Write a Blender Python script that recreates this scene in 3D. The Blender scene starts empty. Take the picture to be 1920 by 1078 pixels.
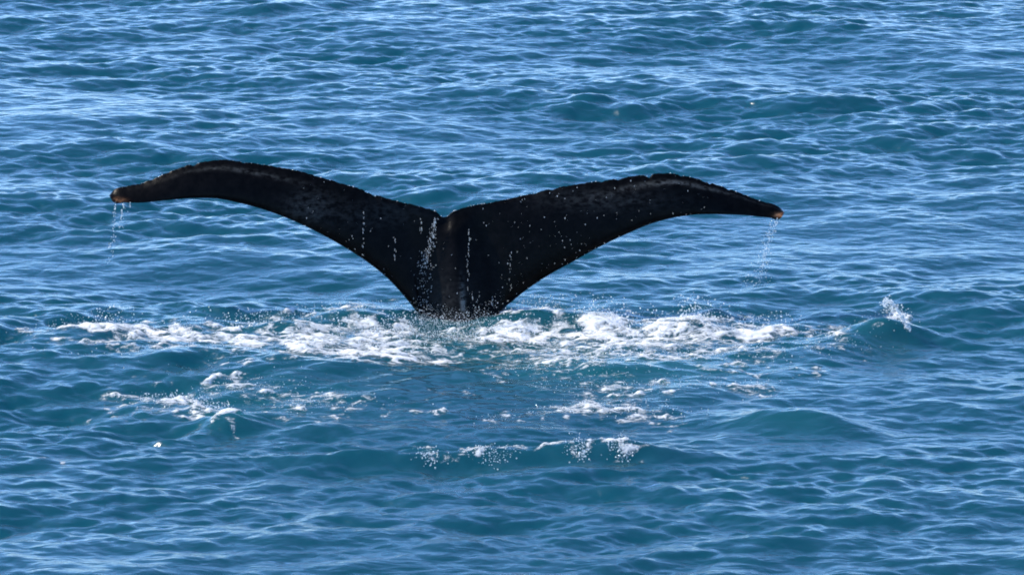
import bpy, math, random
import numpy as np

random.seed(7)
rng = np.random.default_rng(11)
R = math.radians
scene = bpy.context.scene

# ---------------------------------------------------------------- camera
CAM_DEP = R(12.0)
CAM_Y, CAM_Z = -34.3, 7.47
TAN_H = 3.2 / 35.0                      # half width of the frame / distance
cam_data = bpy.data.cameras.new("camera")
cam_data.sensor_width = 36.0
cam_data.lens = 18.0 / TAN_H
cam_data.clip_start = 0.5
cam_data.clip_end = 30000.0
cam = bpy.data.objects.new("camera", cam_data)
scene.collection.objects.link(cam)
cam.location = (0.0, CAM_Y, CAM_Z)
cam.rotation_euler = (R(90) - CAM_DEP, 0, 0)
scene.camera = cam

# ---------------------------------------------------------------- sky, sun, exposure
SUN_ELEV = R(42)
SUN_AZ = R(-79)                         # from +Y (away from the camera) towards -X (left)
world = bpy.data.worlds.new("World")
scene.world = world
world.use_nodes = True
wn = world.node_tree
wn.nodes.clear()
sky = wn.nodes.new("ShaderNodeTexSky")
sky.sky_type = 'NISHITA'
sky.sun_disc = False
sky.sun_elevation = SUN_ELEV
sky.sun_rotation = SUN_AZ
sky.altitude = 0
sky.air_density = 0.85
sky.dust_density = 0.0
sky.ozone_density = 10.0
bg = wn.nodes.new("ShaderNodeBackground")
bg.inputs["Strength"].default_value = 0.15
wo = wn.nodes.new("ShaderNodeOutputWorld")
wn.links.new(sky.outputs[0], bg.inputs[0])
wn.links.new(bg.outputs[0], wo.inputs[0])

sun_data = bpy.data.lights.new("sun", 'SUN')
sun_data.energy = 3.5
sun_data.angle = R(0.5)
sun_data.color = (1.0, 0.93, 0.82)
sun = bpy.data.objects.new("sun", sun_data)
scene.collection.objects.link(sun)
sun.location = (-20, 30, 40)
sun.rotation_euler = (SUN_ELEV - R(90), 0, -SUN_AZ)

scene.view_settings.view_transform = 'Standard'
scene.view_settings.look = 'None'
scene.view_settings.exposure = 1.25
scene.view_settings.gamma = 1.0
scene.view_settings.use_curve_mapping = False
scene.render.engine = 'CYCLES'
scene.cycles.max_bounces = 6
scene.cycles.sample_clamp_indirect = 4.0
scene.cycles.pixel_filter_type = 'BLACKMAN_HARRIS'
scene.cycles.filter_width = 1.9

# ---------------------------------------------------------------- photo survey -> metres
CD, SD = math.cos(CAM_DEP), math.sin(CAM_DEP)

def ray(u, v):
    a = (u - 960.0) / 960.0 * TAN_H
    b = (539.0 - v) / 960.0 * TAN_H
    return (a, CD + b * SD, -SD + b * CD)

def on_water(u, v, z=0.0):
    d = ray(u, v)
    t = (z - CAM_Z) / d[2]
    return (d[0] * t, CAM_Y + d[1] * t)

def at_depth(u, v, Y):
    d = ray(u, v)
    t = (Y - CAM_Y) / d[1]
    return np.array((d[0] * t, Y, CAM_Z + d[2] * t))

PX = 6.4 / 1920.0                       # metres per photo pixel near the whale

def smooth(a, b, x):
    t = np.clip((x - a) / (b - a), 0, 1)
    return t * t * (3 - 2 * t)

# ---------------------------------------------------------------- materials
def new_mat(name):
    m = bpy.data.materials.new(name)
    m.use_nodes = True
    m.node_tree.nodes.clear()
    return m, m.node_tree.nodes, m.node_tree.links

def water_material():
    m, n, l = new_mat("sea_water")
    out = n.new("ShaderNodeOutputMaterial")
    tc = n.new("ShaderNodeTexCoord")
    mp1 = n.new("ShaderNodeMapping"); mp1.inputs["Scale"].default_value = (4.6, 8.0, 8.0)
    mp1.inputs["Rotation"].default_value = (0, 0, R(8))
    mp2 = n.new("ShaderNodeMapping"); mp2.inputs["Scale"].default_value = (16.0, 24.0, 24.0)
    mp2.inputs["Rotation"].default_value = (0, 0, R(-14))
    n1 = n.new("ShaderNodeTexNoise"); n1.inputs["Scale"].default_value = 1.0
    n1.inputs["Detail"].default_value = 2.0; n1.inputs["Distortion"].default_value = 0.6
    n2 = n.new("ShaderNodeTexNoise"); n2.inputs["Scale"].default_value = 1.0
    n2.inputs["Detail"].default_value = 2.0; n2.inputs["Distortion"].default_value = 0.4
    for mp, nz in ((mp1, n1), (mp2, n2)):
        l.new(tc.outputs["Object"], mp.inputs["Vector"]); l.new(mp.outputs[0], nz.inputs["Vector"])
    b1 = n.new("ShaderNodeBump"); b1.inputs["Strength"].default_value = 1.0; b1.inputs["Distance"].default_value = 0.021
    b2 = n.new("ShaderNodeBump"); b2.inputs["Strength"].default_value = 1.0; b2.inputs["Distance"].default_value = 0.0025
    l.new(n1.outputs["Fac"], b1.inputs["Height"])
    l.new(n2.outputs["Fac"], b2.inputs["Height"])
    l.new(b1.outputs[0], b2.inputs["Normal"])
    fr = n.new("ShaderNodeFresnel"); fr.inputs["IOR"].default_value = 1.34
    l.new(b2.outputs[0], fr.inputs["Normal"])
    gl = n.new("ShaderNodeBsdfGlossy"); gl.inputs["Roughness"].default_value = 0.19
    gl.inputs["Color"].default_value = (1, 1, 1, 1)
    l.new(b2.outputs[0], gl.inputs["Normal"])
    # light scattered back out of the sea: nearly the same whichever way a ripple tilts
    df = n.new("ShaderNodeSubsurfaceScattering"); df.falloff = 'BURLEY'
    df.inputs["Scale"].default_value = 0.35; df.inputs["Radius"].default_value = (0.4, 1.0, 1.0)
    # air churned into the water round the tail makes it paler and greener
    at = n.new("ShaderNodeAttribute"); at.attribute_name = "aerated"
    mx = n.new("ShaderNodeMix"); mx.data_type = 'RGBA'
    mx.inputs["A"].default_value = (0.0036, 0.041, 0.059, 1)
    mx.inputs["B"].default_value = (0.009, 0.080, 0.088, 1)
    l.new(at.outputs["Fac"], mx.inputs["Factor"]); l.new(mx.outputs["Result"], df.inputs["Color"])
    sh = n.new("ShaderNodeMixShader")
    l.new(fr.outputs[0], sh.inputs[0]); l.new(df.outputs[0], sh.inputs[1]); l.new(gl.outputs[0], sh.inputs[2])
    l.new(sh.outputs[0], out.inputs["Surface"])
    return m

def foam_material():
    m, n, l = new_mat("sea_foam")
    out = n.new("ShaderNodeOutputMaterial")
    tc = n.new("ShaderNodeTexCoord")
    at = n.new("ShaderNodeAttribute"); at.attribute_name = "cover"
    nz = n.new("ShaderNodeTexNoise"); nz.inputs["Scale"].default_value = 30.0
    nz.inputs["Detail"].default_value = 6.0; nz.inputs["Roughness"].default_value = 0.75
    nz.inputs["Distortion"].default_value = 0.8
    fmp = n.new("ShaderNodeMapping"); fmp.inputs["Scale"].default_value = (0.75, 1.0, 1.0)
    l.new(tc.outputs["Object"], fmp.inputs["Vector"]); l.new(fmp.outputs[0], nz.inputs["Vector"])
    # cover + noise - 1 -> sharp lace
    web = n.new("ShaderNodeTexNoise"); web.inputs["Scale"].default_value = 9.0
    web.inputs["Detail"].default_value = 3.0; web.inputs["Roughness"].default_value = 0.55; web.inputs["Distortion"].default_value = 1.2
    l.new(fmp.outputs[0], web.inputs["Vector"])
    w1 = n.new("ShaderNodeMath"); w1.operation = 'SUBTRACT'; w1.inputs[1].default_value = 0.5
    l.new(web.outputs["Fac"], w1.inputs[0])
    w2 = n.new("ShaderNodeMath"); w2.operation = 'ABSOLUTE'; l.new(w1.outputs[0], w2.inputs[0])
    w3 = n.new("ShaderNodeMapRange"); w3.inputs["From Min"].default_value = 0.0; w3.inputs["From Max"].default_value = 0.13
    w3.inputs["To Min"].default_value = 0.34; w3.inputs["To Max"].default_value = -0.14
    l.new(w2.outputs[0], w3.inputs["Value"])
    ad0 = n.new("ShaderNodeMath"); ad0.operation = 'ADD'
    nzs = n.new("ShaderNodeMath"); nzs.operation = 'MULTIPLY'; nzs.inputs[1].default_value = 1.7
    l.new(nz.outputs["Fac"], nzs.inputs[0])
    l.new(at.outputs["Fac"], ad0.inputs[0]); l.new(nzs.outputs[0], ad0.inputs[1])
    ad = n.new("ShaderNodeMath"); ad.operation = 'ADD'
    l.new(ad0.outputs[0], ad.inputs[0]); l.new(w3.outputs[0], ad.inputs[1])
    mr = n.new("ShaderNodeMapRange"); mr.interpolation_type = 'SMOOTHSTEP'
    mr.inputs["From Min"].default_value = 1.30; mr.inputs["From Max"].default_value = 2.25
    l.new(ad.outputs[0], mr.inputs["Value"])
    df = n.new("ShaderNodeBsdfDiffuse"); df.inputs["Color"].default_value = (0.85, 0.85, 0.83, 1)
    tl = n.new("ShaderNodeBsdfTranslucent"); tl.inputs["Color"].default_value = (0.70, 0.74, 0.72, 1)
    b = n.new("ShaderNodeBump"); b.inputs["Strength"].default_value = 0.8; b.inputs["Distance"].default_value = 0.013
    l.new(nz.outputs["Fac"], b.inputs["Height"]); l.new(b.outputs[0], df.inputs["Normal"])
    m1 = n.new("ShaderNodeMixShader"); m1.inputs[0].default_value = 0.25
    l.new(df.outputs[0], m1.inputs[1]); l.new(tl.outputs[0], m1.inputs[2])
    tr = n.new("ShaderNodeBsdfTransparent")
    m2 = n.new("ShaderNodeMixShader")
    l.new(mr.outputs[0], m2.inputs[0]); l.new(tr.outputs[0], m2.inputs[1]); l.new(m1.outputs[0], m2.inputs[2])
    l.new(m2.outputs[0], out.inputs["Surface"])
    return m

def droplet_material():
    m, n, l = new_mat("water_drops")
    out = n.new("ShaderNodeOutputMaterial")
    df = n.new("ShaderNodeBsdfDiffuse"); df.inputs["Color"].default_value = (0.82, 0.85, 0.86, 1)
    tl = n.new("ShaderNodeBsdfTranslucent"); tl.inputs["Color"].default_value = (0.85, 0.88, 0.88, 1)
    gl = n.new("ShaderNodeBsdfGlossy"); gl.inputs["Roughness"].default_value = 0.15
    a = n.new("ShaderNodeMixShader"); a.inputs[0].default_value = 0.55
    l.new(df.outputs[0], a.inputs[1]); l.new(tl.outputs[0], a.inputs[2])
    b = n.new("ShaderNodeMixShader"); b.inputs[0].default_value = 0.25
    l.new(a.outputs[0], b.inputs[1]); l.new(gl.outputs[0], b.inputs[2])
    l.new(b.outputs[0], out.inputs["Surface"])
    return m

def skin_material():
    m, n, l = new_mat("whale_skin")
    out = n.new("ShaderNodeOutputMaterial")
    bs = n.new("ShaderNodeBsdfPrincipled")
    tc = n.new("ShaderNodeTexCoord")
    at = n.new("ShaderNodeAttribute"); at.attribute_name = "scarring"
    tip = n.new("ShaderNodeAttribute"); tip.attribute_name = "tip_bloom"
    nz = n.new("ShaderNodeTexNoise"); nz.inputs["Scale"].default_value = 18.0
    nz.inputs["Detail"].default_value = 6.0; nz.inputs["Roughness"].default_value = 0.7
    l.new(tc.outputs["Object"], nz.inputs["Vector"])
    cr = n.new("ShaderNodeValToRGB")
    cr.color_ramp.elements[0].position = 0.40; cr.color_ramp.elements[0].color = (0.0016, 0.0015, 0.0015, 1)
    cr.color_ramp.elements[1].position = 0.80; cr.color_ramp.elements[1].color = (0.0055, 0.005, 0.005, 1)
    l.new(nz.outputs["Fac"], cr.inputs["Fac"])
    n3 = n.new("ShaderNodeTexNoise"); n3.inputs["Scale"].default_value = 30.0
    n3.inputs["Detail"].default_value = 4.0; n3.inputs["Roughness"].default_value = 0.7
    mp = n.new("ShaderNodeMapping"); mp.inputs["Scale"].default_value = (0.7, 1.0, 1.3)
    l.new(tc.outputs["Object"], mp.inputs[0]); l.new(mp.outputs[0], n3.inputs["Vector"])
    mr = n.new("ShaderNodeMapRange"); mr.inputs["From Min"].default_value = 0.40; mr.inputs["From Max"].default_value = 0.68
    l.new(n3.outputs["Fac"], mr.inputs["Value"])
    mu = n.new("ShaderNodeMath"); mu.operation = 'MULTIPLY'
    l.new(mr.outputs[0], mu.inputs[0]); l.new(at.outputs["Fac"], mu.inputs[1])
    mx = n.new("ShaderNodeMix"); mx.data_type = 'RGBA'
    mx.inputs["B"].default_value = (0.11, 0.112, 0.106, 1)
    l.new(mu.outputs[0], mx.inputs["Factor"]); l.new(cr.outputs[0], mx.inputs["A"])
    mx2 = n.new("ShaderNodeMix"); mx2.data_type = 'RGBA'
    mx2.inputs["B"].default_value = (0.42, 0.20, 0.10, 1)
    mu2 = n.new("ShaderNodeMath"); mu2.operation = 'MULTIPLY'
    l.new(mr.outputs[0], mu2.inputs[0]); l.new(tip.outputs["Fac"], mu2.inputs[1])
    l.new(mu2.outputs[0], mx2.inputs["Factor"]); l.new(mx.outputs["Result"], mx2.inputs["A"])
    l.new(mx2.outputs["Result"], bs.inputs["Base Color"])
    bs.inputs["Roughness"].default_value = 0.26
    bs.inputs["IOR"].default_value = 1.33
    bs.inputs["Specular IOR Level"].default_value = 0.09
    b = n.new("ShaderNodeBump"); b.inputs["Strength"].default_value = 0.5; b.inputs["Distance"].default_value = 0.006
    l.new(nz.outputs["Fac"], b.inputs["Height"]); l.new(b.outputs[0], bs.inputs["Normal"])
    l.new(bs.outputs[0], out.inputs["Surface"])
    return m

M_WATER, M_FOAM, M_DROP, M_SKIN = water_material(), foam_material(), droplet_material(), skin_material()

# ---------------------------------------------------------------- mesh helpers
def mesh_object(name, verts, faces, mat, attrs=None, shade_smooth=True):
    verts = np.asarray(verts, dtype=np.float32)
    faces = np.asarray(faces, dtype=np.int32)
    k = faces.shape[1]
    me = bpy.data.meshes.new(name)
    me.vertices.add(len(verts)); me.vertices.foreach_set("co", verts.ravel())
    me.loops.add(faces.size); me.loops.foreach_set("vertex_index", faces.ravel())
    me.polygons.add(len(faces))
    me.polygons.foreach_set("loop_start", np.arange(0, faces.size, k, dtype=np.int32))
    me.polygons.foreach_set("use_smooth", np.full(len(faces), shade_smooth, dtype=bool))
    me.update(calc_edges=True)
    for an, arr in (attrs or {}).items():
        a = me.attributes.new(an, 'FLOAT', 'POINT')
        a.data.foreach_set("value", np.asarray(arr, dtype=np.float32).ravel())
    me.materials.append(mat)
    o = bpy.data.objects.new(name, me)
    scene.collection.objects.link(o)
    return o

def tag(o, label, cat, group=None, kind=None):
    o["label"] = label
    o["category"] = cat
    if group: o["group"] = group
    if kind: o["kind"] = kind
    return o

# ---------------------------------------------------------------- wave and noise fields
def spectrum_tile(L, N, lam_lo, lam_hi, power, wind, spread, rms, seed):
    """one periodic tile of random waves: height and horizontal displacement"""
    g = np.random.default_rng(seed)
    k1 = np.fft.fftfreq(N, L / N) * 2 * np.pi
    kx, ky = np.meshgrid(k1, k1)
    k = np.hypot(kx, ky); k[0, 0] = 1e-6
    klo, khi = 2 * np.pi / lam_hi, 2 * np.pi / lam_lo
    amp = k ** (-power) * np.exp(-(klo / k) ** 2) * np.exp(-(k / khi) ** 2)
    c = np.abs(kx * math.cos(wind) + ky * math.sin(wind)) / k
    amp = amp * (0.10 + c ** spread)
    amp[0, 0] = 0
    h = np.fft.fft2(g.standard_normal((N, N))) * amp
    hz = np.fft.ifft2(h).real
    s = rms / hz.std()
    dx = np.fft.ifft2(-1j * kx / k * h).real
    dy = np.fft.ifft2(-1j * ky / k * h).real
    return hz * s, dx * s, dy * s

def sample(tile, L, x, y):
    N = tile.shape[0]
    fx = np.mod(x / L * N, N); fy = np.mod(y / L * N, N)
    ix = np.floor(fx).astype(int) % N; iy = np.floor(fy).astype(int) % N
    tx = fx - np.floor(fx); ty = fy - np.floor(fy)
    tx = tx * tx * (3 - 2 * tx) * 0.3 + tx * 0.7; ty = ty * ty * (3 - 2 * ty) * 0.3 + ty * 0.7
    jx = (ix + 1) % N; jy = (iy + 1) % N
    return ((tile[iy, ix] * (1 - tx) + tile[iy, jx] * tx) * (1 - ty)
            + (tile[jy, ix] * (1 - tx) + tile[jy, jx] * tx) * ty)

def noise_tile(L, N, lam_lo, lam_hi, power, seed):
    h, _, _ = spectrum_tile(L, N, lam_lo, lam_hi, power, 0.0, 0.0, 1.0, seed)
    return h

#            tile  N    lo    hi    pow  wind    spread rms   seed
BANDS = [(31.0, 1024, 0.50, 4.5, 2.2, R(84), 1.1, 0.0235, 3),
         (19.3, 1024, 0.20, 0.85, 2.0, R(104), 1.0, 0.0100, 5),
         (11.7, 1024, 0.08, 0.30, 1.6, R(72), 1.0, 0.0038, 9)]
CHOP = [0.8, 0.6, 0.4]
GUST = noise_tile(37.0, 512, 1.2, 7.0, 1.4, 33)
BAND_TILES = [spectrum_tile(*b) for b in BANDS]

# lumps raised by the dive: centre (photo px on the water), half widths px across / metres deep, height m, turn
SWELLS = [
    # u, v, half width across (m), half width deep (m), height, turn
    (905, 864, 1.05, 0.125, 0.108, 0.00),
    (1190, 862, 0.35, 0.18, 0.05, 0.10),
    (1500, 802, 0.36, 0.22, 0.105, -0.22),
    (1650, 634, 0.34, 0.19, 0.125, 0.30),
    (1520, 660, 0.45, 0.24, 0.075, 0.25),
    (1010, 606, 0.30, 0.16, 0.09, 0.0),
    (680, 602, 0.45, 0.22, 0.06, 0.0),
    (430, 792, 0.20, 0.16, 0.09, 0.25),
    (600, 800, 0.22, 0.15, 0.05, 0.0),
    (1310, 620, 0.26, 0.16, 0.065, 0.0),
    (1340, 595, 0.12, 0.12, 0.05, 0.0),
    (1130, 612, 0.25, 0.14, 0.06, 0.0),
    (540, 625, 0.35, 0.14, 0.07, 0.0),
    (200, 640, 0.30, 0.14, 0.05, 0.0),
    (700, 695, 0.75, 0.30, 0.045, 0.05),
    (1200, 700, 0.75, 0.30, 0.04, -0.05),
    (380, 680, 0.70, 0.30, 0.05, 0.05),
]

def swell_height(x, y):
    h = np.zeros_like(x)
    for u, v, wx, wy, a, ang in SWELLS:
        cx, cy = on_water(u, v)
        c, s = math.cos(ang), math.sin(ang)
        p = (x - cx) * c + (y - cy) * s
        q = -(x - cx) * s + (y - cy) * c
        # steeper on the side that faces the camera
        qq = np.where(q < 0, q / (wy * 0.7), q / (wy * 1.2))
        h += a * np.exp(-(p / wx) ** 2 - qq ** 2)
    return h

def wave_field(x, y):
    r = np.hypot(x, y)
    fade = 1.0 / (1.0 + (r / 60.0) ** 2)
    h = np.zeros_like(x); dx = np.zeros_like(x); dy = np.zeros_like(x)
    gust = np.clip(1.0 + 0.28 * sample(GUST, 37.0, x * 0.7, y), 0.45, 1.45)      # cat's paws: ripples come and go in patches
    for q, ((hz, tx, ty), b, ch) in enumerate(zip(BAND_TILES, BANDS, CHOP)):
        L = b[0]
        g = fade * (gust ** 0.3 if q == 0 else gust)
        h += sample(hz, L, x, y) * g
        dx += sample(tx, L, x, y) * g * ch
        dy += sample(ty, L, x, y) * g * ch
    X, Y = x + dx, y + dy - 0.65 * h          # wind leans the crests towards the camera
    return X, Y, h + swell_height(X, Y)

# ---------------------------------------------------------------- the sea
def axis(lo, hi, pieces, grow=1.25, far=9000.0):
    """coordinates with the spacing of each piece, widening towards the horizon outside"""
    pts = [lo]
    while pts[-1] < hi:
        p = pts[-1]
        st = next(s for a, b, s in pieces if a <= p < b or (b == hi and p >= a))
        pts.append(p + st)
    st = pts[-1] - pts[-2]
    while pts[-1] < far:
        st *= grow; pts.append(pts[-1] + st)
    st = pts[1] - pts[0]
    head = [pts[0]]
    while head[-1] > -far:
        st *= grow; head.append(head[-1] - st)
    return np.array(head[::-1][:-1] + pts)

ax_x = axis(-4.7, 4.7, [(-4.7, 4.7, 0.0125)])
ax_y = axis(-7.0, 13.5, [(-7.0, -4.2, 0.02), (-4.2, 1.2, 0.0125), (1.2, 13.5, 0.024)])
nx, ny = len(ax_x), len(ax_y)
gx, gy = np.meshgrid(ax_x, ax_y)
WX, WY, WZ = wave_field(gx, gy)

def grid_faces(nx, ny):
    i = np.arange(nx * ny).reshape(ny, nx)
    return np.stack([i[:-1, :-1], i[:-1, 1:], i[1:, 1:], i[1:, :-1]], -1).reshape(-1, 4)

# ---- foam cover: patches (u, v, half across px, half down px, density)
FOAM = [
    # left arm of the white ring
    (150, 630, 60, 12, .85), (215, 632, 80, 16, .95), (300, 634, 90, 16, .9), (390, 640, 90, 9, .95), (470, 644, 90, 13, 1.0),
    (560, 652, 90, 15, 1.05), (650, 663, 90, 17, 1.1), (740, 672, 80, 16, 1.05), (800, 676, 40, 11, .9),
    (470, 616, 70, 8, .7), (540, 608, 60, 8, .7), (620, 618, 60, 9, .6), (700, 620, 60, 13, .85), (750, 616, 45, 12, .9),
    (700, 642, 110, 18, .75), (590, 632, 90, 12, .7), (810, 650, 40, 12, .65), (690, 582, 60, 8, .35), (660, 590, 70, 6, .35),
    # under the tail
    (850, 622, 80, 14, .48), (860, 645, 70, 12, .45),
    # right arm
    (930, 628, 60, 14, .85), (1000, 626, 80, 14, .9), (1080, 624, 80, 15, .95), (1160, 622, 80, 15, .95), (1240, 622, 80, 17, 1.05),
    (1320, 624, 70, 12, 1.05), (1400, 624, 70, 9, .95), (1470, 618, 60, 7, .75), (1300, 606, 45, 12, .9), (1130, 602, 40, 9, .8),
    (1015, 592, 60, 8, .9), (965, 592, 30, 8, .8), (1420, 606, 50, 8, .55), (1510, 612, 40, 6, .62),
    (1250, 645, 110, 15, .75), (1120, 645, 120, 14, .68), (1000, 655, 90, 16, .55), (1100, 672, 130, 13, .55), (1230, 670, 90, 12, .58),
    (1330, 655, 80, 12, .50), (1010, 690, 60, 7, .55), (1060, 695, 60, 5, .6), (1390, 682, 60, 9, .42), (1420, 665, 60, 8, .4),
    # loose scraps in front, left
    (260, 742, 50, 12, .55), (330, 745, 45, 14, .72), (350, 765, 30, 10, .7), (400, 770, 30, 10, .85), (420, 782, 26, 8, .8), (440, 724, 50, 6, .75),
    (500, 738, 50, 9, .55), (580, 752, 60, 10, .60), (650, 757, 60, 6, .52), (250, 770, 70, 8, .42), (480, 772, 60, 7, .40),
    (300, 664, 90, 8, .45), (450, 685, 90, 8, .40), (600, 690, 90, 6, .38), (200, 655, 60, 8, .5), (610, 782, 30, 6, .45),
    # loose scraps in front, right
    (940, 782, 40, 5, .66), (1060, 778, 45, 8, .62), (1120, 768, 70, 9, .75), (1180, 775, 60, 10, .7), (1240, 786, 40, 6, .6),
    (1150, 735, 110, 10, .48), (1230, 730, 50, 8, .55), (1370, 731, 40, 5, .66), (1360, 702, 60, 4, .62), (1420, 738, 40, 6, .52),
    (1410, 702, 30, 3, .6), (1480, 705, 90, 3, .45), (930, 705, 30, 8, .6), (1080, 712, 80, 6, .45), (820, 740, 60, 6, .36), (790, 772, 60, 6, .38),
    # little breaker close to the camera
    (800, 860, 34, 5, .6), (905, 857, 30, 5, .75), (960, 859, 50, 4, .62), (1085, 858, 22, 6, .68), (1165, 863, 22, 8, .85),
    (1040, 860, 60, 4, .62), (850, 858, 50, 3, .55), (1125, 862, 40, 4, .6),
    # rim of the lump on the right
    (1690, 600, 16, 10, .85), (1600, 610, 70, 5, .42), (1560, 640, 60, 9, .38), (1665, 592, 14, 6, .7),
    (1560, 660, 70, 5, .42), (70, 640, 60, 4, .45), (90, 860, 40, 4, .42), (370, 5, 16, 5, .5),
]
n_a = noise_tile(6.1, 512, 0.10, 0.50, 1.2, 21)
n_b = noise_tile(4.3, 512, 0.04, 0.16, 1.0, 22)

def foam_density(x, y):
    wx = x + 0.05 * sample(n_a, 6.1, x + 3.3, y + 1.7)
    wy = y + 0.09 * sample(n_a, 6.1, x + 1.1, y + 4.2)
    d = np.zeros_like(x)
    for u, v, ru, rv, a in FOAM:
        if v < 690: a, rv = min(a + 0.04, 0.95), rv * 1.12     # the main band runs on unbroken
        else: a = a * 1.06
        cx, cy = on_water(u, v)
        hx = on_water(u + ru, v)[0] - cx
        hy = cy - on_water(u, v + rv)[1]
        q = ((wx - cx) / hx) ** 2 + ((wy - cy) / hy) ** 2
        np.maximum(d, a * np.exp(-0.8 * q ** 1.5), out=d)
    return d

near = (np.abs(WX) < 4.6) & (WY > -5.5) & (WY < 13)
dens = np.zeros_like(WX)
dens[near] = foam_density(WX[near], WY[near])
na = sample(n_a, 6.1, WX * 0.6, WY); nb = sample(n_b, 4.3, WX * 0.6, WY)
cover = np.clip(dens + np.where(dens > 0.05, 0.10 * na + 0.12 * nb, 0), 0, 1.2)
aer = np.zeros_like(WX)
for u, v, ru, rv, a in [(860, 640, 620, 55, .45), (1150, 690, 300, 45, .6), (430, 775, 60, 25, .6), (930, 868, 330, 22, .08),
                        (1500, 800, 130, 30, .25), (1640, 630, 90, 30, .4), (450, 745, 260, 45, .35), (1000, 590, 130, 22, .5), (680, 592, 140, 18, .5)]:
    cx, cy = on_water(u, v); hx = ru * PX; hy = cy - on_water(u, v + rv)[1]
    aer = np.maximum(aer, a * np.exp(-((WX - cx) / hx) ** 2 - ((WY - cy) / hy) ** 2))
lump = smooth(0.45, 0.95, cover)
WZ = WZ + lump * (0.003 + 0.005 * np.clip(na, -1.5, 2) + 0.0025 * nb)

faces = grid_faces(nx, ny)
verts = np.stack([WX, WY, WZ], -1).reshape(-1, 3)
sea = mesh_object("sea_water", verts, faces, M_WATER, {"aerated": aer})
tag(sea, "rippled deep blue sea filling the whole picture", "sea", kind="structure")

# ---- foam: the frothy skin that rides on the water where the tail broke it
fm = cover.reshape(-1)
keep = fm[faces].max(1) > 0.22
ff = faces[keep]
used, inv = np.unique(ff, return_inverse=True)
fv = verts[used].copy()
fcov = fm[used]
fv[:, 2] += 0.003 + 0.004 * smooth(0.5, 1.0, fcov) * (0.6 + 0.4 * np.clip(nb.reshape(-1)[used], -1, 1.5))
foam = mesh_object("sea_foam", fv, inv.reshape(-1, 4), M_FOAM, {"cover": fcov})
tag(foam, "white foam and froth spread in a broken band around the tail base", "foam", kind="stuff")

# water height under any point (nearest grid vertex), for spray and drips
def sea_height(x, y):
    ix = np.clip(np.searchsorted(ax_x, x), 0, nx - 1); iy = np.clip(np.searchsorted(ax_y, y), 0, ny - 1)
    return WZ[iy, ix]

# ---------------------------------------------------------------- the whale's tail
TRAIL = [(205, 366), (212, 358), (240, 349), (268, 343), (300, 330), (340, 314), (380, 304), (420, 300), (460, 304), (500, 310),
         (560, 321), (620, 338), (680, 356), (740, 376), (790, 388), (815, 396), (833, 407), (850, 397), (880, 387), (920, 380),
         (980, 367), (1040, 353), (1100, 343), (1150, 336), (1200, 329), (1250, 325), (1290, 331), (1330, 342), (1380, 359),
         (1430, 378), (1460, 388), (1471, 398)]
LEAD = [(205, 366), (210, 376), (235, 380), (270, 380), (310, 376), (360, 372), (410, 373), (450, 381), (500, 395), (550, 414),
        (600, 438), (650, 466), (690, 492), (730, 525), (760, 558), (780, 584), (797, 615), (806, 660), (812, 740), (820, 840), (868, 900),
        (912, 840), (920, 740), (926, 660), (934, 615), (943, 584), (963, 563), (992, 540), (1030, 515), (1070, 493), (1120, 465), (1170, 441),
        (1220, 420), (1260, 409), (1300, 403), (1350, 402), (1400, 404), (1440, 408), (1466, 407), (1471, 398)]

def resample(pts, params, n_at):
    """smooth curve through pts at given params"""
    p = np.array(pts, float)
    t = np.array(params)
    m = np.gradient(p, t, axis=0)
    idx = np.clip(np.searchsorted(t, n_at, side='right') - 1, 0, len(t) - 2)
    h = (t[idx + 1] - t[idx])[:, None]; s = ((n_at - t[idx]) / (t[idx + 1] - t[idx]))[:, None]
    return ((2 * s**3 - 3 * s**2 + 1) * p[idx] + (s**3 - 2 * s**2 + s) * h * m[idx]
            + (-2 * s**3 + 3 * s**2) * p[idx + 1] + (s**3 - s**2) * h * m[idx + 1])

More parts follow.
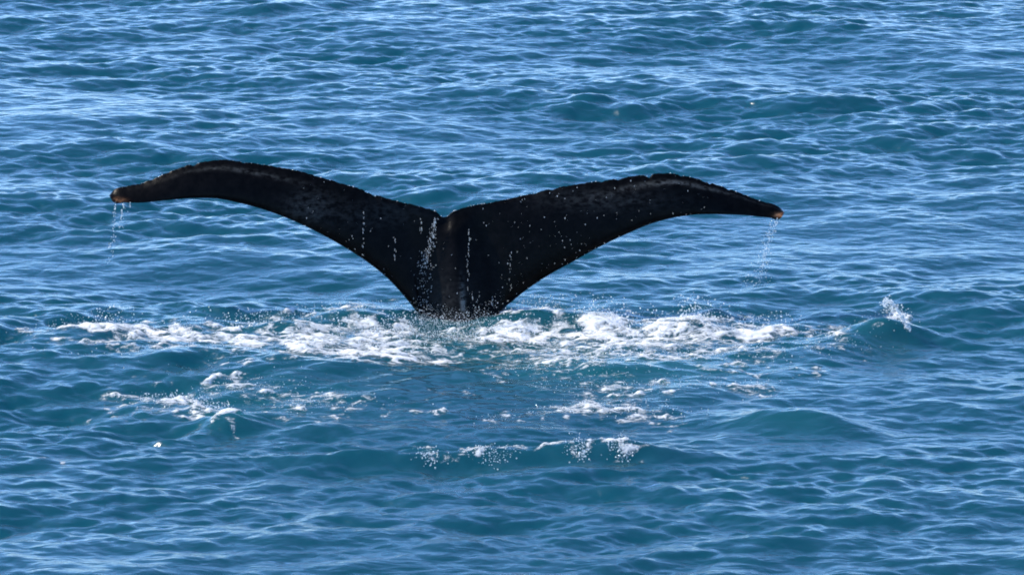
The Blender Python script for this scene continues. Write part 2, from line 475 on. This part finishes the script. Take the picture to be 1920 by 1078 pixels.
def build_whale():
    tr = np.array(TRAIL, float)
    # trailing edge parameter: position across the span, notch at 0.5
    notch = 16
    tp = np.where(np.arange(len(tr)) <= notch, 0.5 * (tr[:, 0] - 205) / (833 - 205), 0.5 + 0.5 * (tr[:, 0] - 833) / (1471 - 833))
    ld = np.array(LEAD, float)
    seg = np.r_[0, np.cumsum(np.hypot(*np.diff(ld, axis=0).T))]
    mid = 20
    lp_raw = np.where(np.arange(len(ld)) <= mid, 0.5 * seg / seg[mid], 0.5 + 0.5 * (seg - seg[mid]) / (seg[-1] - seg[mid]))
    # keep the chords roughly upright along the blade: blend arc length with position across
    lx = np.where(np.arange(len(ld)) <= mid, 0.5 * (ld[:, 0] - 205) / (868 - 205), 0.5 + 0.5 * (ld[:, 0] - 868) / (1471 - 868))
    lp = np.maximum.accumulate(0.25 * lp_raw + 0.75 * lx) + np.arange(len(ld)) * 1e-6
    lp = (lp - lp[0]) / (lp[-1] - lp[0])
    NU, NV = 520, 44
    s = np.linspace(0, 1, NU)
    top = resample(tr, tp, s)
    bot = resample(ld, lp, s)
    # ragged, scalloped trailing edge
    g = np.random.default_rng(4)
    jag = np.zeros(NU)
    for f, a in ((38, .5), (71, .6), (120, .7), (210, .6)):
        jag += a * np.sin(s * f * 2 * np.pi + g.uniform(0, 6.28) + 2.0 * np.sin(s * f * 0.9 + g.uniform(0, 6.28)))
    jag += np.repeat(g.uniform(-1.2, 1.2, NU // 4), 4)
    ends = smooth(0.0, 0.04, s) * smooth(1.0, 0.96, s)
    jag *= 0.38 * ends
    nick = np.zeros(NU)
    for _ in range(16):
        c = g.uniform(0.05, 0.95); w = g.uniform(0.002, 0.005)
        nick += g.uniform(1.5, 4) * np.exp(-((s - c) / w) ** 2)
    jag = jag + nick * ends
    vv = np.linspace(0, 1, NV)
    vv = 0.5 - 0.5 * np.cos(np.pi * vv) * (0.75 + 0.25 * np.abs(np.cos(np.pi * vv)))
    front = np.zeros((NV, NU, 3)); back = np.zeros((NV, NU, 3)); uvp = np.zeros((NV, NU, 2))
    scar = np.zeros((NV, NU)); bloom = np.zeros((NV, NU))
    for j, v in enumerate(vv):
        for i in range(NU):
            u, w = bot[i] * (1 - v) + top[i] * v
            w += jag[i] * v ** 14
            uvp[j, i] = (u, w)
            k = abs(u - 868) / 620.0                       # 0 at the stock, 1 at the tip
            chord = math.hypot(*(top[i] - bot[i])) * PX
            chord_f = min(chord, 0.55)
            Y = 0.14 * k ** 1.8 + 0.10 * v * (1 - 0.3 * k)  # blades sweep away from the camera
            Y += 0.015 * math.exp(-((k - 0.62) / 0.28) ** 2) * smooth(0.70, 1.0, v)   # trailing edge curls over
            prof = 2.35 * math.sqrt(max(v, 0)) * (1 - v) ** 0.9 + 0.10 * min(1, v * 8) * (1 - smooth(0.97, 1.0, v)) + 0.02 * math.sqrt(max(0, 1 - v))
            th = 0.085 * chord_f * prof
            # keel of the tail stock running up to the notch
            dz = np.clip((w - 400) / 200.0, 0, 1.6)
            half = 28 + 34 * dz
            ax = 868 - 20 * (1 - min(dz, 1)) 
            keel = (0.030 + 0.165 * min(dz, 1.2)) * math.exp(-((u - ax) / half) ** 2)
            keel *= smooth(0, 0.1, v) * (1 - smooth(0.93, 1.0, v))
            th_f = th + keel
            base = at_depth(u, w, Y)
            front[j, i] = base; front[j, i, 1] -= th_f
            back[j, i] = base; back[j, i, 1] += th + keel * 1.1
            # rubbed band below the trailing edge at the shoulders, and a few patches
            sc = (0.45 if u < 868 else 0.9) * math.exp(-((v - 0.81) / 0.05) ** 2) * math.exp(-((k - 0.66) / 0.17) ** 2)
            sc += 0.40 * math.exp(-(((u - 580) / 40) ** 2 + ((w - 385) / 25) ** 2))
            sc += 0.12 * math.exp(-(((u - 850) / 45) ** 2 + ((w - 560) / 45) ** 2))
            sc += 2.2 * math.exp(-(((u - 868 - 0.06 * (w - 550)) / 4.0) ** 2 + ((w - 552) / 28) ** 2))
            sc += 0.25 * math.exp(-(((u - 1130) / 120) ** 2 + ((w - 375) / 20) ** 2))
            sc += 0.18 * math.exp(-(((u - 700) / 90) ** 2 + ((w - 400) / 25) ** 2))
            scar[j, i] = sc
            bloom[j, i] = max(math.exp(-(((u - 222) / 11) ** 2 + ((w - 376) / 4.5) ** 2)), math.exp(-(((u - 1459) / 8) ** 2 + ((w - 403) / 4.5) ** 2)))
    # front sheet + back sheet share the rim
    V = [front.reshape(-1, 3)]
    idx_f = np.arange(NV * NU).reshape(NV, NU)
    idx_b = idx_f.copy()
    inner = np.zeros((NV, NU), bool); inner[1:-1, 1:-1] = True
    idx_b[inner] = NV * NU + np.arange(inner.sum())
    # rim lies between both sheets
    fr = front.copy(); rim = ~inner
    fr[rim] = (front[rim] + back[rim]) / 2
    verts = np.r_[fr.reshape(-1, 3), back[inner]]
    sc_all = np.r_[scar.reshape(-1), scar[inner]]
    bl_all = np.r_[bloom.reshape(-1), bloom[inner]]
    def quads(ix, flip):
        q = np.stack([ix[:-1, :-1], ix[:-1, 1:], ix[1:, 1:], ix[1:, :-1]], -1).reshape(-1, 4)
        return q[:, ::-1] if flip else q
    faces = np.r_[quads(idx_f, False), quads(idx_b, True)]
    o = mesh_object("whale", verts, faces, M_SKIN, {"scarring": sc_all, "tip_bloom": bl_all})
    return o, uvp, front, top, bot

whale, w_px, w_front, w_top, w_bot = build_whale()
tag(whale, "black whale tail with both flukes raised above the foaming water", "whale")

# ---------------------------------------------------------------- drops and spray
phi = (1 + 5 ** 0.5) / 2
ICO_V = np.array([(-1, phi, 0), (1, phi, 0), (-1, -phi, 0), (1, -phi, 0), (0, -1, phi), (0, 1, phi), (0, -1, -phi), (0, 1, -phi),
                  (phi, 0, -1), (phi, 0, 1), (-phi, 0, -1), (-phi, 0, 1)]) / math.hypot(1, phi)
ICO_F = np.array([(0, 11, 5), (0, 5, 1), (0, 1, 7), (0, 7, 10), (0, 10, 11), (1, 5, 9), (5, 11, 4), (11, 10, 2), (10, 7, 6), (7, 1, 8),
                  (3, 9, 4), (3, 4, 2), (3, 2, 6), (3, 6, 8), (3, 8, 9), (4, 9, 5), (2, 4, 11), (6, 2, 10), (8, 6, 7), (9, 8, 1)])

def drops_object(name, pts, rad, stretch=1.0):
    pts = np.asarray(pts); rad = np.asarray(rad)
    n = len(pts)
    ang = rng.uniform(0, 6.28, n)
    c, s = np.cos(ang), np.sin(ang)
    bx = ICO_V[None, :, 0] * c[:, None] - ICO_V[None, :, 1] * s[:, None]
    by = ICO_V[None, :, 0] * s[:, None] + ICO_V[None, :, 1] * c[:, None]
    bz = np.broadcast_to(ICO_V[None, :, 2], bx.shape) * np.broadcast_to(np.asarray(stretch), (n,))[:, None]
    v = np.stack([bx, by, bz], -1) * rad[:, None, None] + pts[:, None, :]
    f = ICO_F[None] + (np.arange(n) * 12)[:, None, None]
    return mesh_object(name, v.reshape(-1, 3), f.reshape(-1, 3), M_DROP)

def strand(u0, v0, u1, v1, Y, n, spread_px, rlo, rhi, grow=1.0):
    t = rng.uniform(0, 1, n) ** 0.9
    pts, rad = [], []
    for k in t:
        sp = spread_px * (0.25 + grow * k)
        u = u0 + (u1 - u0) * k + rng.normal(0, sp); v = v0 + (v1 - v0) * k + rng.normal(0, 2)
        pts.append(at_depth(u, v, Y + rng.normal(0, 0.02 + 0.03 * k)))
        rad.append(0.62 * rng.uniform(rlo, rhi) * (1 - 0.35 * k))
    return pts, rad

# water running off the two tips
YL = 0.14 * (645 / 620) ** 1.8 - 0.02; YR = 0.14 * (595 / 620) ** 1.8 - 0.02
p, r = [], []
for a in ((216, 380, 213, 450, YL, 45, 3), (232, 380, 224, 430, YL, 45, 3), (214, 440, 204, 492, YL, 30, 5), (244, 380, 240, 400, YL, 8, 2)):
    q, w = strand(*a[:6], a[6], .0025, .0055); p += q; r += w
tag(drops_object("dripping_water", p, r, rng.uniform(1.0, 2.4, len(p))), "thin drips of water falling from the left fluke tip", "drips", kind="stuff")
p, r = [], []
for a in ((1458, 408, 1436, 470, YR, 110, 6), (1446, 410, 1440, 450, YR, 25, 4), (1438, 465, 1418, 530, YR, 130, 12), (1430, 500, 1400, 545, YR, 25, 14)):
    q, w = strand(*a[:6], a[6], .0025, .0055); p += q; r += w
tag(drops_object("dripping_water", p, r, rng.uniform(1.0, 2.2, len(p))), "spray of drops falling from the right fluke tip", "drips", kind="stuff")

# drops running down the face of the tail
NVw, NUw = w_px.shape[:2]
def on_tail(u, v):
    i = np.argmin(np.hypot(w_px[..., 0] - u, w_px[..., 1] - v))
    return w_front.reshape(-1, 3)[i]
p, r, st = [], [], []
def tail_drop(u, v, rad, off, long=1.0):
    b = on_tail(u, v)
    p.append(at_depth(u, v, b[1] - off)); r.append(rad * 0.38); st.append(rng.uniform(1.2, 3.5) * long)
for k in range(150):                                  # rivulet left of the keel
    t = rng.uniform(); tail_drop(818 - 22 * t + rng.normal(0, 2 + 5 * t), 408 + 95 * t, rng.uniform(.002, .005), .03, 1.6)
for k in range(110):
    t = rng.uniform(); tail_drop(794 + rng.normal(0, 9), 470 + 110 * t, rng.uniform(.002, .005), .03)
for u0, v0, v1, n in ((681, 395, 500, 26), (741, 430, 490, 12), (789, 408, 450, 12), (879, 425, 480, 16), (877, 480, 545, 16), (885, 545, 575, 6), (957, 455, 560, 14), (924, 540, 580, 8), (896, 545, 570, 6)):
    for k in range(n): tail_drop(u0 + rng.normal(0, 1.2), rng.uniform(v0, v1), rng.uniform(.0015, .004), .03, 2.2)
cnt = 0
while cnt < 230:
    i = rng.integers(0, NUw); j = rng.integers(2, NVw - 3)
    u, v = w_px[j, i]
    if v > 590 or u < 560 or u > 1330: continue
    wgt = 1.0 if 880 < u < 1130 else (0.55 if u >= 1130 else 0.4)
    if v < 400: wgt *= 0.5
    if rng.uniform() > wgt: continue
    cnt += 1
    tail_drop(u, v, (.0012 + .0042 * rng.uniform() ** 2.2), rng.uniform(.01, .06))
tag(drops_object("falling_drops", p, r, np.array(st)), "small bright drops trickling down the black face of the tail", "drops", kind="stuff")

# beads of water clinging along the upper edge
p, r = [], []
for u in list(rng.uniform(210, 833, 46)) + list(rng.uniform(835, 1470, 46)) + [238, 267, 483, 470, 785, 814, 840, 850, 1256, 1265, 1295, 1465, 1470, 1340, 1400, 1425]:
    i = np.argmin(np.abs(w_top[:, 0] - u))
    b = w_front[-1, i]
    p.append(b + np.array((0, -0.002, 0.001))); r.append(.0012 + .003 * rng.uniform() ** 3)
tag(drops_object("water_beads", p, r), "glinting beads of water along the ragged upper edge of the flukes", "drops", kind="stuff")

# curl of water flung off the lump at the far right
p, r = [], []
cu = np.array([(1658, 566), (1666, 560), (1676, 570), (1688, 588), (1698, 600), (1703, 614)], float)
for k in range(380):
    t = rng.uniform(0, len(cu) - 1.001); i = int(t); q = cu[i] * (1 - t + i) + cu[i + 1] * (t - i)
    b = on_water(1672, 640)
    p.append(at_depth(q[0] + rng.normal(0, 3.5), q[1] + 4 + rng.normal(0, 3.5), b[1] + rng.normal(0, .03))); r.append(.001 + .006 * rng.uniform() ** 3)
tag(drops_object("water_splash", p, r, rng.uniform(.8, 1.8, len(p))), "curl of white water flung up at the far right of the foam", "splash", kind="stuff")

# spray thrown up from the foam
def spray(name, label, items):
    pts, rad = [], []
    for u, v, ru, rv, hgt, n, rlo, rhi in items:
        for k in range(int(n * 1.35)):
            uu = u + rng.normal(0, ru * .5); v2 = v + rng.normal(0, rv * .5)
            x, y = on_water(uu, v2)
            z = sea_height(np.array([x]), np.array([y]))[0]
            hh = hgt * rng.uniform() ** 2.2
            pts.append((x, y, z + hh + 0.004)); rad.append(0.5 * (rlo + (rhi - rlo) * rng.uniform() ** 2.5))
    return tag(drops_object(name, pts, rad, rng.uniform(.7, 1.6, len(pts))), label, "spray", kind="stuff")

spray("sea_spray", "fine spray leaping from the foam band left of the tail",
      [(150, 630, 60, 8, .08, 120, .002, .007), (215, 628, 60, 10, .12, 200, .002, .008), (320, 634, 130, 12, .07, 200, .002, .008),
       (460, 618, 90, 10, .10, 260, .002, .009), (560, 612, 90, 8, .09, 180, .002, .008), (700, 625, 90, 14, .12, 420, .002, .011),
       (760, 618, 50, 10, .12, 260, .002, .010), (650, 588, 110, 8, .05, 160, .002, .008), (620, 655, 200, 22, .04, 400, .002, .010), (300, 668, 200, 20, .02, 120, .002, .007), (60, 640, 60, 6, .03, 30, .002, .005)])
spray("sea_spray", "fine spray leaping from the foam band right of the tail",
      [(980, 622, 110, 14, .10, 380, .002, .010), (1130, 606, 70, 10, .12, 260, .002, .010), (1200, 624, 120, 16, .10, 420, .002, .011),
       (1305, 612, 50, 10, .15, 360, .002, .011), (1420, 612, 80, 8, .09, 260, .002, .009), (1010, 580, 60, 5, .09, 160, .002, .008),
       (1180, 660, 220, 24, .03, 420, .002, .010), (1400, 665, 150, 22, .03, 260, .002, .008), (1520, 620, 60, 8, .05, 80, .002, .006)])
spray("sea_spray", "mist of drops where the tail stock enters the water",
      [(850, 606, 90, 10, .10, 900, .0015, .006), (860, 630, 90, 16, .05, 500, .0015, .007), (800, 604, 30, 6, .10, 160, .0015, .005)])
spray("water_splash", "loose drops scattered over the wave below the curl at far right",
      [(1668, 618, 20, 5, .17, 130, .002, .010), (1690, 628, 22, 6, .10, 160, .002, .010), (1620, 628, 80, 10, .05, 70, .002, .006), (1570, 650, 90, 16, .04, 110, .002, .006)])
spray("water_splash", "scraps of froth and drops floating at lower left before the foam",
      [(330, 748, 80, 14, .04, 200, .002, .009), (400, 765, 40, 10, .05, 140, .002, .010), (470, 730, 120, 14, .03, 160, .002, .007), (600, 754, 120, 12, .02, 140, .002, .007), (500, 700, 300, 40, .01, 140, .0015, .005)])
spray("water_splash", "scraps of froth and drops floating right of centre before the foam",
      [(1130, 770, 140, 12, .02, 220, .002, .008), (1150, 725, 200, 24, .02, 200, .002, .007), (940, 783, 50, 6, .02, 40, .002, .006), (1380, 730, 120, 16, .02, 80, .002, .006), (1050, 700, 160, 14, .02, 130, .002, .007)])
for lab, u, n, hh in (("leftmost little splash on the low breaking crest in front", 800, 70, .045), ("long low splash on the breaking crest in front, second from left", 920, 110, .035),
                      ("feathery splash on the breaking crest in front, third from left", 1085, 100, .06), ("bright round splash at the right end of the front crest", 1165, 130, .05)):
    w = 60 if u == 920 else 24
    spray("water_splash", lab, [(u, 868, w, 5, hh, n, .002, .009), (u + 8, 872, w * .6, 4, hh * .7, n // 3, .003, .011)])
